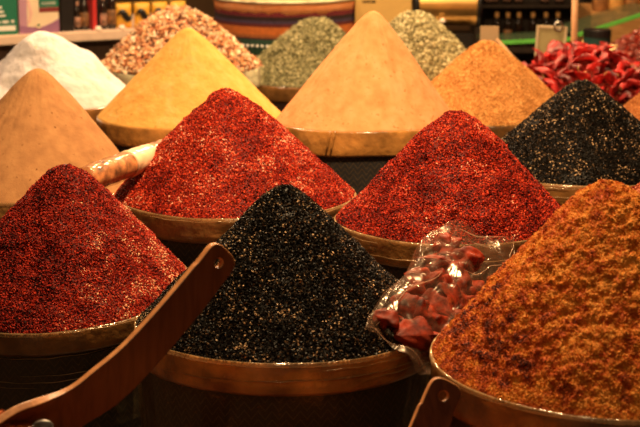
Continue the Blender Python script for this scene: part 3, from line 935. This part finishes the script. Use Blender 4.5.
e, w = carton(-28, 18.6, .17, .07, M_GRN, 'dark green box with white print at the far left end of the counter',
       patches=[('print', .45, .95, .012, .026, M_WHT), ('print', .5, .62, .034, .040, M_WHT), ('print', .66, .80, .034, .041, M_WHT), ('print', .86, .92, .034, .042, M_WHT), ('print', .45, .74, .053, .058, M_WHT), ('print', .45, .70, .064, .070, M_WHT), ('print', .45, .66, .076, .083, M_WHT)])
e, w = carton(19.6, 60, .17, .06, M_CRM, 'cream and purple box with a round seal, second from the left on the counter',
       patches=[('side_stripe', 0, .2, .0, .169, M_MAU), ('title_panel', .5, 1.0, .075, .169, M_GRN), ('title_band', .5, 1.0, .061, .074, M_DRD), ('print', .56, .92, .082, .09, M_WHT)])
# curved purple foot of the box and its seal
bm = bmesh.new()
N_ = 24
top = [(i / N_ * w, .0, .018 + .022 * (abs(i / N_ - .48) * 2) ** 1.6 * (1 if i / N_ > .48 else .35)) for i in range(N_ + 1)]
vs = [bm.verts.new((x, -.0016, z)) for x, _, z in top]; vb = [bm.verts.new((x, -.0016, .001)) for x, _, z in top]
for i in range(N_): bm.faces.new((vb[i], vb[i + 1], vs[i + 1], vs[i]))
r = bmesh.ops.extrude_face_region(bm, geom=bm.faces[:]); bmesh.ops.translate(bm, vec=(0, .0012, 0), verts=[v for v in r['geom'] if isinstance(v, bmesh.types.BMVert)])
bm_obj('purple_foot', bm, M_PUR, e)
bm = bmesh.new(); lathe(bm, [(0, 0), (.009, 0), (.009, .0015), (.006, .0015), (.006, .001), (0, .001)], 24, Matrix.Translation((w * .48, -.0016, .024)) @ Matrix.Rotation(PI / 2, 4, 'X'))
bm_obj('seal', bm, M_CRM, e)
bm = bmesh.new(); lathe(bm, [(0, 0), (.0035, 0), (.0035, .001), (0, .001)], 16, Matrix.Translation((w * .48, -.003, .024)) @ Matrix.Rotation(PI / 2, 4, 'X'))
bm_obj('seal_centre', bm, M_GRN, e)
bm = bmesh.new(); tube(bm, [(w * .24, -.001, .03), (w * .3, -.001, .06), (w * .22, -.001, .10), (w * .3, -.001, .15)], [.004, .006, .005, .003], 6)
bmesh.ops.scale(bm, vec=(1, .15, 1), verts=bm.verts); bm_obj('ribbon_print', bm, M_PINK, e)

carton(61, 74.5, .16, .05, M_DBR, 'plain black box between the purple box and the small dark bottles', back=.03)

def bottle(q, r, h, mat, capm, label, group=None, name='sauce_bottle', lab=None, cat='bottle', sh=.62):
    e = empty(name, q, rz, label=label, cat=cat, group=group)
    bm = bmesh.new(); lathe(bm, [(0, 0), (r * .9, 0), (r, .003), (r, h * sh), (r * .8, h * (sh + .1)), (r * .42, h * (sh + .2)), (r * .4, h * .88), (0, h * .88)], 24)
    bm_obj('glass', bm, mat, e, True)
    bm = bmesh.new(); lathe(bm, [(0, h * .86), (r * .5, h * .86), (r * .5, h), (0, h)], 20); bm_obj('cap', bm, capm, e)
    if lab:
        bm = bmesh.new(); lathe(bm, [(r * 1.0, h * .12), (r * 1.03, h * .13), (r * 1.03, h * sh * .75), (r * 1.0, h * sh * .76)], 24); bm_obj('label', bm, lab, e, True)
    return e
M_DG = plain('dark glass', (.015, .008, .005), rough=.12, coat=.5, var=.1)
M_LAB = plain('faded tan label', (.22, .10, .035), rough=.5, var=.9, scale=60)
M_LAB2 = plain('pale pink label', (.38, .2, .13), rough=.5, var=.9, scale=60)
bottle(on_counter(77.5, .05), .009, .085, M_DG, M_LAB2, 'thin dark bottle with pale label right of the plain black box', lab=M_LAB2)
bottle(on_counter(84.5, .05), .0125, .11, M_DG, M_GLD, 'dark bottle with tan label and gold cap left of the red box', lab=M_LAB)
carton(92.5, 97.5, .15, .05, M_REDC, 'narrow bright red box standing among the dark bottles', back=.03)
bottle(on_counter(104, .05), .010, .10, M_DG, M_LAB2, 'thin dark bottle just right of the red box', lab=M_LAB2)
bottle(on_counter(112, .05), .013, .12, M_DG, M_GLD, 'dark bottle with gold cap right of the red box beside the yellow packets', lab=M_LAB)
carton(74, 117, .2, .03, M_DBR, 'wide black box behind the small dark bottles', back=.13)

# yellow packets with black wave
def packet(px, label, back=.05, h=.075, w=.052):
    q = on_counter(px, back)
    e = empty('spice_packet', q, rz, label=label, cat='packet', group='yellow packets on the counter')
    V = []; Fs = []
    nx, nz = 12, 12
    for side in (-1, 1):
        for i in range(nx + 1):
            for j in range(nz + 1):
                u = i / nx * 2 - 1; v = j / nz
                puff = .014 * (1 - u * u) ** .5 * (1 - (2 * v - 1) ** 4) + .0005
                V.append((u * w / 2 * (1 - .06 * math.sin(PI * v)), side * puff, v * h))
    m = (nx + 1) * (nz + 1)
    for s in (0, 1):
        for i in range(nx):
            for j in range(nz):
                a_ = s * m + i * (nz + 1) + j
                Fs.append((a_, a_ + nz + 1, a_ + nz + 2, a_ + 1) if s == 0 else (a_ + 1, a_ + nz + 2, a_ + nz + 1, a_))
    for j in range(nz):
        Fs.append((j, j + 1, m + j + 1, m + j)); Fs.append((nx * (nz + 1) + j, m + nx * (nz + 1) + j, m + nx * (nz + 1) + j + 1, nx * (nz + 1) + j + 1))
    for i in range(nx):
        Fs.append((i * (nz + 1), m + i * (nz + 1), m + (i + 1) * (nz + 1), (i + 1) * (nz + 1)))
        Fs.append((i * (nz + 1) + nz, (i + 1) * (nz + 1) + nz, m + (i + 1) * (nz + 1) + nz, m + i * (nz + 1) + nz))
    link_mesh('pouch', V, Fs, M_YCD, e)
    bm = bmesh.new()
    pts = [(-w * .42 + w * .84 * i / 14, -.0150 * (1 - (i / 7 - 1) ** 2) ** .5 - .0016, h * (.52 + .16 * math.sin(i / 14 * 2 * PI))) for i in range(15)]
    tube(bm, pts, [.002 + .008 * math.sin(PI * i / 14) for i in range(15)], 8)
    for v in bm.verts: v.co.y = v.co.y * .55 - .007
    bm_obj('black_wave', bm, M_BLACK, e, True)
    bm = bmesh.new(); add_box(bm, (0, 0, h - .004), (w * .96, .0045, .006)); bm_obj('seal_strip', bm, M_BLACK, e)
    return e
for i, px in enumerate((124, 142, 160, 178)):
    packet(px, ('yellow packet with a black wave, nearest the dark bottles', 'second yellow packet from the dark bottles', 'third yellow packet, above the petal heap', 'yellow packet furthest right on the counter, behind the petals')[i])

M_PEG = plain('white knob', (.8, .68, .55), rough=.4)
for px, lb in ((98.5, 'small white knob on the counter edge in front of the red box'), (122, 'small white knob on the counter edge below the yellow packets')):
    q = on_counter(px, .012)
    bm = bmesh.new(); lathe(bm, [(0, 0), (.0105, 0), (.011, .004), (.009, .011), (.004, .014), (0, .0145)], 20)
    tag(bm_obj('shelf_knob', bm, M_PEG, None, True, loc=q), lb, 'knob')

# striped cloth tub in the back
bK2 = Bin(287, -6, 5.45, 74, (287, -60), band=.010, seed=30, prof=(.3,))
M_KILIM = plain('kilim', (.05, .01, .01))
H = bK2.zr
def kilim():
    m, nt, b = newmat('striped kilim cloth'); N = nt.nodes; L = nt.links
    tc = N.new('ShaderNodeTexCoord'); sx = N.new('ShaderNodeSeparateXYZ'); L.new(tc.outputs['Object'], sx.inputs[0])
    pxm = depth(bK2.c + Vector((0, -bK2.R, H))) / F       # metres per photo pixel there
    mr = N.new('ShaderNodeMapRange'); mr.inputs['From Min'].default_value = H - 70 * pxm; mr.inputs['From Max'].default_value = H
    L.new(sx.outputs['Z'], mr.inputs['Value'])
    rp = N.new('ShaderNodeValToRGB'); rp.color_ramp.interpolation = 'CONSTANT'
    st = [(0, (.02, .06, .03)), (.30, (.015, .05, .03)), (.43, (.05, .012, .012)), (.455, (.30, .09, .02)), (.50, (.5, .13, .02)), (.61, (.10, .012, .01)), (.66, (.05, .03, .07)), (.70, (.02, .006, .006)), (.76, (.13, .01, .015)), (.87, (.02, .008, .008))]
    set_ramp(rp, st)
    L.new(mr.outputs[0], rp.inputs['Fac'])
    nz = N.new('ShaderNodeTexNoise'); nz.inputs['Scale'].default_value = 90; L.new(tc.outputs['Object'], nz.inputs['Vector'])
    hs = N.new('ShaderNodeHueSaturation'); mv = N.new('ShaderNodeMapRange'); mv.inputs['To Min'].default_value = .5; mv.inputs['To Max'].default_value = 1.5
    L.new(nz.outputs['Fac'], mv.inputs['Value']); L.new(mv.outputs[0], hs.inputs['Value']); L.new(rp.outputs['Color'], hs.inputs['Color'])
    L.new(hs.outputs['Color'], b.inputs['Base Color']); b.inputs['Roughness'].default_value = .9
    return m, pxm
mk, pxm = kilim()
e = make_bin(bK2, 'tub wrapped in striped red, orange and green woven cloth at the back', band=M_BANDW, cloth=mk, lip=None)
bm = bmesh.new()
for i in range(46):
    an = -PI + PI * i / 45; r = bK2.R + .001
    Mx = Matrix.Translation((r * math.cos(an), r * math.sin(an), H - 46 * pxm))
    lathe(bm, [(0, -.0045), (.0045, -.002), (.0045, .002), (0, .0045)], 8, Mx)
bm_obj('white_trim', bm, M_WHT, e, True)
heap('powder_heap', bK2, M_PEACH, 'pale powder in the striped cloth tub at the very back', 'spice heap', lump_fn(30, .003, 20))

# ------------------------------------------------------------------ behind: box, brass drum, trays, signs
def stand(name, px0, px1, py0, py1, D, d, mat, label, cat, bev=.003, legs=None):
    a = P(px0, py1, D); b = P(px1, py0, D)
    w = b.x - a.x; 
    z1 = P(px0, py0, D).z
    e = empty(name, ((a.x + b.x) / 2, D, TABLE), label=label, cat=cat)
    return e, w, z1 - TABLE
# tan carton behind the tall cone
e, w, h = stand('cardboard_box', 355, 412, -30, 40, 5.35, .2, None, 'yellow-tan cardboard box behind the tall peach cone', 'box')
M_CARD = C('yellow tan card', .62, .40, .12, rough=.6)
box('carton', (0, .1, h / 2), (w, .2, h), M_CARD, e, .003)
q = P(369, 1.5, 5.35)
for k, x in enumerate((-.016, -.008, 0, .009, .016)):
    box('print', (q.x - (e.location.x) + x, -.0004, q.z - TABLE), (.0055, .0012, .0075), M_DBR, e)

# brass drum on a dark stand
M_BRASS = plain('golden metal drum', (.82, .5, .16), rough=.3, metal=.85, var=.1)
DD = 5.25
c = P(447, 4, DD); r = 21 * depth(c) / F; hw = 31 * depth(c) / F
e = empty('drum_grinder', (c.x, DD, TABLE), label='golden horizontal drum on a dark stand at the back', cat='drum')
Mx = Matrix.Translation((0, 0, c.z - TABLE)) @ Matrix.Rotation(PI / 2, 4, 'Y')
bm = bmesh.new(); lathe(bm, [(0, -hw), (r * .9, -hw), (r, -hw + .004), (r, hw - .004), (r * .9, hw), (0, hw)], 48, Mx); bm_obj('drum', bm, M_BRASS, e, False)
for s in (-1, 1):
    bm = bmesh.new(); lathe(bm, [(r * .98, -.007), (r * 1.1, -.007), (r * 1.1, .007), (r * .98, .007)], 48, Matrix.Translation((s * hw, 0, 0)) @ Mx)
    bm_obj('end_ring', bm, M_BLACK, e, True)
zb = P(447, 25, DD).z - TABLE
box('stand', (.012, 0, zb - .035 - .01), (.13, .10, .05), M_BLACK, e, .004)
box('base', (.012, 0, (zb - .07) / 2), (.2, .16, zb - .07), plain('grey pan', (.35, .3, .24), rough=.4, metal=.4), e, .004)
bm = bmesh.new(); lathe(bm, [(0, 0), (.008, .001), (.009, .006), (.005, .012), (0, .013)], 16, Matrix.Translation((P(441, 19, DD).x - c.x, -r - .001, P(441, 19, DD).z - TABLE)) @ Matrix.Rotation(PI / 2, 4, 'X')); bm_obj('knob', bm, M_PEG, e, True)
bpy.context.view_layer.update()

# square card on a rod, near the ochre cone
M_CREAMCARD = C('beige card', .60, .44, .26)
def sign(px0, px1, py0, py1, D, label, mat=M_CREAMCARD, frame=None, binref=None, tilt=0., name='price_card'):
    a = P(px0, py1, D); b = P(px1, py0, D); w = b.x - a.x; hh = P(px0, py0, D).z - a.z
    e = empty(name, ((a.x + b.x) / 2, D, a.z), label=label, cat='sign')
    box('card', (0, 0, hh / 2), (w, .003, hh), mat, e, .001)
    if frame:
        t_ = .007
        bm = bmesh.new()
        for cx_, cz_, sx_, sz_ in ((-w / 2, hh / 2, t_, hh + t_), (w / 2, hh / 2, t_, hh + t_), (0, 0, w, t_), (0, hh, w, t_)):
            add_box(bm, (cx_, -.001, cz_), (sx_, .008, sz_), .001)
        bm_obj('frame', bm, frame, e)
    box('stake', (0, .004, (TABLE - a.z) / 2 + hh * .2), (.008, .006, (a.z - TABLE) + hh * .4), M_METAL, e)
    e.rotation_euler = (0, tilt, 0)
    return e, w, hh
sign(480, 499, 26, 43, 4.95, 'small plain beige card standing behind the ochre cone')
M_ACR = plain('clear acrylic edge', (.8, .68, .45), rough=.2, coat=.6, var=.05)
M_OLV = C('pale olive sheet', .52, .46, .22)
e, w, h = sign(535, 564, 27, 66, 5.0, 'framed pale olive card holder behind the dried red peppers', mat=M_OLV, frame=M_ACR, name='card_holder', tilt=.05)
bm = bmesh.new()
tube(bm, [(w * .22 + .012 * math.cos(k / 16 * 2 * PI), -.006, h + .004 + .012 * math.sin(k / 16 * 2 * PI)) for k in range(16)], .003, 6, closed=True)
bm_obj('clip', bm, M_METAL, e, True)

# dark tray with pale rim between ochre cone and peppers
e = empty('black_tray', (P(508, 50, 4.75).x, 4.92, TABLE), label='black tray with a pale raised edge behind the ochre cone', cat='tray')
za = P(497, 38, 4.9).z - TABLE
bm = bmesh.new(); add_box(bm, (0, 0, za / 2 - .03), (.10, .16, za - .06), .004); bm_obj('tray_base', bm, M_BLACK, e)
bm = bmesh.new()
p = [P(497, 40, 4.9), P(523, 70, 4.8)]
loc = e.location
tube(bm, [p[0] - loc, p[0].lerp(p[1], .5) - loc, p[1] - loc], .006, 8); bm_obj('rim', bm, plain('tan rim', (.45, .26, .13), rough=.4), e, True)
bm = bmesh.new()
q0, q1 = p[0] - loc, p[1] - loc
vs = [bm.verts.new(q0), bm.verts.new(q1), bm.verts.new(q1 + Vector((-.06, 0, -.02))), bm.verts.new(q0 + Vector((-.03, 0, -.06)))]
f = bm.faces.new(vs); r_ = bmesh.ops.extrude_face_region(bm, geom=[f]); bmesh.ops.translate(bm, vec=(0, .02, 0), verts=[v for v in r_['geom'] if isinstance(v, bmesh.types.BMVert)])
bm_obj('side', bm, M_BLACK, e)

# wooden spoon standing in the peppers
a = P(574, 62, 4.78); b = P(573, -40, 4.78)
e = empty('wooden_spoon', a, label='upright pale wooden stick standing in the dried red peppers', cat='spoon')
bm = bmesh.new(); zt = (b - a).z
tube(bm, [(0, 0, -.05), (0, 0, 0), (0, 0, .02), (-.001, 0, .05), (-.003, 0, zt)], [.011, .013, .011, .0085, .0085], 12)
bm_obj('handle', bm, wood_mat('pale wood', (.55, .30, .14), (.75, .45, .24)), e, True)

# pale roots and a long dark pod beside the peppers
M_ROOT = plain('pale root', (.85, .62, .30), rough=.6, var=.2, scale=40)
for px, py, D, lb in ((597, 60, 4.86, 'pale yellow root lying at the back of the red pepper pile'), (611, 48, 4.93, 'small pale root tip above the larger pale root')):
    o = crumpled_pod('dried_root', px, M_ROOT, L=.036 if px < 600 else .022, W=.019 if px < 600 else .010, curve=.3, flat=.8)
    o.location = P(px, py, D); o.rotation_euler = (0, -.5, .3); tag(o, lb, 'root')
# glass shelf with green edge
M_GEDGE = plain('green glass edge', (.16, .62, .10), rough=.2, coat=.6, var=.1)
def glass_bar(p0_, p1_, hgt, label):
    a, b = p0_, p1_
    d = b - a; L = d.length; rz_ = math.atan2(d.y, d.x)
    e = empty('glass_shelf', a, rz_, label=label, cat='shelf')
    sl = math.atan2(d.z, math.hypot(d.x, d.y))
    bm = bmesh.new(); add_box(bm, (L / 2, 0, 0), (L, .008, hgt), .001, Matrix.Rotation(-sl, 4, 'Y')); bm_obj('green_edge', bm, M_GEDGE, e)
    bm = bmesh.new(); add_box(bm, (L / 2, .10, 0), (L, .19, hgt * .6), .001, Matrix.Rotation(-sl, 4, 'Y')); bm_obj('pane', bm, film_mat('green tinted glass', (.4, .7, .4), alpha=.18, rough=.05, milky=.2), e)
    for x in (.04, L - .04):
        box('bracket', (x, .12, (TABLE - a.z) / 2 - .01 - math.sin(-sl) * x * 0), (.012, .012, a.z - TABLE - .01), M_METAL, e)
    return e
glass_bar(P(494, 43, 5.35), P(574, 39, 5.40), .012, 'green-edged glass shelf behind the card holder')
glass_bar(P(578, 35, 5.42), P(660, 9, 5.50), .012, 'slanting green-edged glass shelf at the upper right')

# stall goods behind the glass at upper right
def crate(px0, px1, py0, py1, D, d, mat, label, name='wooden_crate', cat='crate'):
    a = P(px0, py1, D); b = P(px1, py1, D); w = b.x - a.x; zt = P(px0, py0, D).z
    e = empty(name, ((a.x + b.x) / 2, D + d / 2, TABLE), label=label, cat=cat)
    bm = bmesh.new(); h = zt - TABLE; t_ = .012
    add_box(bm, (0, -d / 2 + t_ / 2, h / 2), (w, t_, h), .002); add_box(bm, (0, d / 2 - t_ / 2, h / 2), (w, t_, h), .002)
    add_box(bm, (-w / 2 + t_ / 2, 0, h / 2), (t_, d - 2 * t_, h), .002); add_box(bm, (w / 2 - t_ / 2, 0, h / 2), (t_, d - 2 * t_, h), .002)
    add_box(bm, (0, 0, h - .05), (w - 2 * t_, d - 2 * t_, .01)); add_box(bm, (0, 0, .006), (w - 2 * t_, d - 2 * t_, .012))
    bm_obj('crate_box', bm, mat, e)
    return e, w, h
M_ORW = wood_mat('orange wood', (.42, .20, .06), (.62, .34, .12), .5, 'X')
M_TEAL = C('dark teal tin', .02, .07, .06)
a = P(597, 42, 5.3)
e = empty('storage_tin', (a.x, 5.3, TABLE), label='dark teal tin under the slanting green glass edge', cat='tin')
hh = P(597, 29, 5.3).z - TABLE
bm = bmesh.new(); lathe(bm, [(0, 0), (.038, 0), (.04, .003), (.04, hh - .02), (0, hh - .02)], 32); bm_obj('tin', bm, M_TEAL, e)
bm = bmesh.new(); lathe(bm, [(0, hh - .022), (.0415, hh - .022), (.0415, hh - .002), (.039, hh), (0, hh)], 32); bm_obj('lid', bm, M_BLACK, e)

# back shelving with jars
BW = 6.35
za = P(530, 47, BW).z
e = empty('back_shelf', (0.9, BW + .12, 0), label='dark shelf unit at the back carrying the gold-capped bottles', cat='shelf')
x0 = P(487, 0, BW).x; x1 = P(578, 0, BW).x
def bx(nm, xa, xb, ya, yb, zA, zB, mat, par):
    l = par.location
    return box(nm, ((xa + xb) / 2 - l.x, (ya + yb) / 2 - l.y, (zA + zB) / 2 - l.z), (xb - xa, yb - ya, zB - zA), mat, par, .003)
bx('shelf_board', x0 - .02, x1 + .05, BW - .02, BW + .2, za - .02, za, M_WOODTOP, e)
bx('shelf_board', x0 - .02, x1 + .05, BW + .06, BW + .2, P(530, 7, BW).z - .01, P(530, 7, BW).z, M_WOODTOP, e)
bx('back_panel', x0 - .02, x1 + .05, BW + .2, BW + .22, 0, za + .45, M_WOODTOP, e)
bx('side_panel', x0 - .04, x0 - .02, BW - .02, BW + .22, 0, za + .45, M_WOODTOP, e)
bx('side_panel', x1 + .05, x1 + .07, BW - .02, BW + .22, 0, za + .45, M_WOODTOP, e)
M_CAPG = plain('gold cap', (.9, .5, .18), rough=.3, metal=.5, var=.1)
hb = P(530, 13, BW).z - za
for i, px in enumerate((497, 508, 519, 533, 546, 558)):
    q = P(px, 47, BW); q.z = za; q.y = BW + .02
    bottle(q, .0145, hb * 1.0, M_DG, M_CAPG, 'dark gold-capped bottle in the row at the back', 'gold-capped bottles on the back shelf', 'glass_bottle', sh=.66, lab=M_LAB if i in (1, 4) else None)
zu = P(530, 7, BW).z
for i, px in enumerate((482, 494, 507, 519, 545, 560)):
    q = P(px, 7, BW + .1); q.z = zu; q.y = BW + .11
    if px == 482: q.x = x0 + .015
    bottle(q, .014, .1, M_DG, M_CAPG, 'small bottle with pale label on the upper board of the back shelf', 'pale-labelled bottles on the upper back shelf', 'glass_bottle', lab=M_LAB2)

# big warm shapes behind the glass: orange crate with amber jars
e, w, h = crate(590, 700, 12, 60, 5.75, .3, M_ORW, 'orange wooden crate behind the glass at the upper right')
M_AMB = plain('amber contents', (.75, .38, .10), rough=.35, var=.35, scale=40, coat=.4)
M_BRN2 = plain('brown contents', (.35, .15, .05), rough=.35, var=.5, scale=40, coat=.4)
for i, (px, m_) in enumerate(((598, M_BRN2), (614, M_AMB), (630, M_BRN2), (646, M_AMB))):
    q = P(px, 12, 5.88); q.z = TABLE + h - .044; q.y = 5.85
    bottle(q, .026, .15, m_, M_CAPG, ('brown jar nearest the pale wooden stick, in the orange crate', 'amber jar second from the left in the orange crate', 'brown jar third from the left in the orange crate', 'amber jar at the right edge in the orange crate')[i], None, 'glass_jar', cat='jar', sh=.7)

# room
def structure(name, lo, hi, mat):
    c = [(a + b) / 2 for a, b in zip(lo, hi)]; s = [b - a for a, b in zip(lo, hi)]
    o = box(name, (0, 0, 0), s, mat, None, loc=c); o['kind'] = 'structure'; return o
M_WALL = plain('dark amber wall', (.22, .11, .04), rough=.7, var=.3, scale=3)
M_FLOOR = plain('dark stone floor', (.06, .04, .03), rough=.5, var=.3, scale=5)
M_SIDE = plain('dark side wall', (.10, .05, .025), rough=.8, var=.2, scale=3)
structure('floor', (-3, -1.5, -.1), (3, 7.2, 0), M_FLOOR)
structure('wall_back', (-3, 7.2, 0), (3, 7.3, 3), M_WALL)
structure('wall_left', (-3.1, -1.5, 0), (-3, 7.3, 3), M_SIDE)
structure('wall_right', (3, -1.5, 0), (3.1, 7.3, 3), M_SIDE)
structure('ceiling', (-3.1, -1.5, 3), (3.1, 7.3, 3.1), M_SIDE)

# ------------------------------------------------------------------ light: warm lamps hanging over the stall, plus one added front fill
def lamp(x, y, z, power, size, target, col=(1, .66, .34)):
    ld = bpy.data.lights.new('stall_or_fill_lamp', 'AREA'); ld.shape = 'DISK'; ld.size = size; ld.energy = power; ld.color = col
    o = bpy.data.objects.new('stall_or_fill_lamp', ld); COL.objects.link(o); o.location = (x, y, z)
    o.rotation_euler = (Vector(target) - Vector((x, y, z))).to_track_quat('-Z', 'Y').to_euler()
    return o
lamp(0.15, 4.7, 2.15, 22, .22, (0.05, 3.8, .7), (1, .61, .31))
lamp(-.75, 4.9, 2.2, 15, .2, (-.5, 4.4, .7), (1, .68, .40))
lamp(.85, 5.0, 2.2, 15, .2, (.7, 4.6, .7))
lamp(.08, 2.75, 2.35, 44, .22, (0.10, 2.8, .7))
lamp(-.1, 1.25, 2.3, 2.5, .15, (0, 2.3, .75))  # unseen fill lamp added on the camera side to brighten the front hoops
w = bpy.data.worlds.new('world'); sc.world = w; w.use_nodes = True
w.node_tree.nodes['Background'].inputs['Color'].default_value = (1, .6, .35, 1)
w.node_tree.nodes['Background'].inputs['Strength'].default_value = .05
sc.view_settings.view_transform = 'Standard'
sc.view_settings.look = 'None'
sc.view_settings.gamma = 1
sc.view_settings.use_curve_mapping = False
sc.view_settings.exposure = 0.55
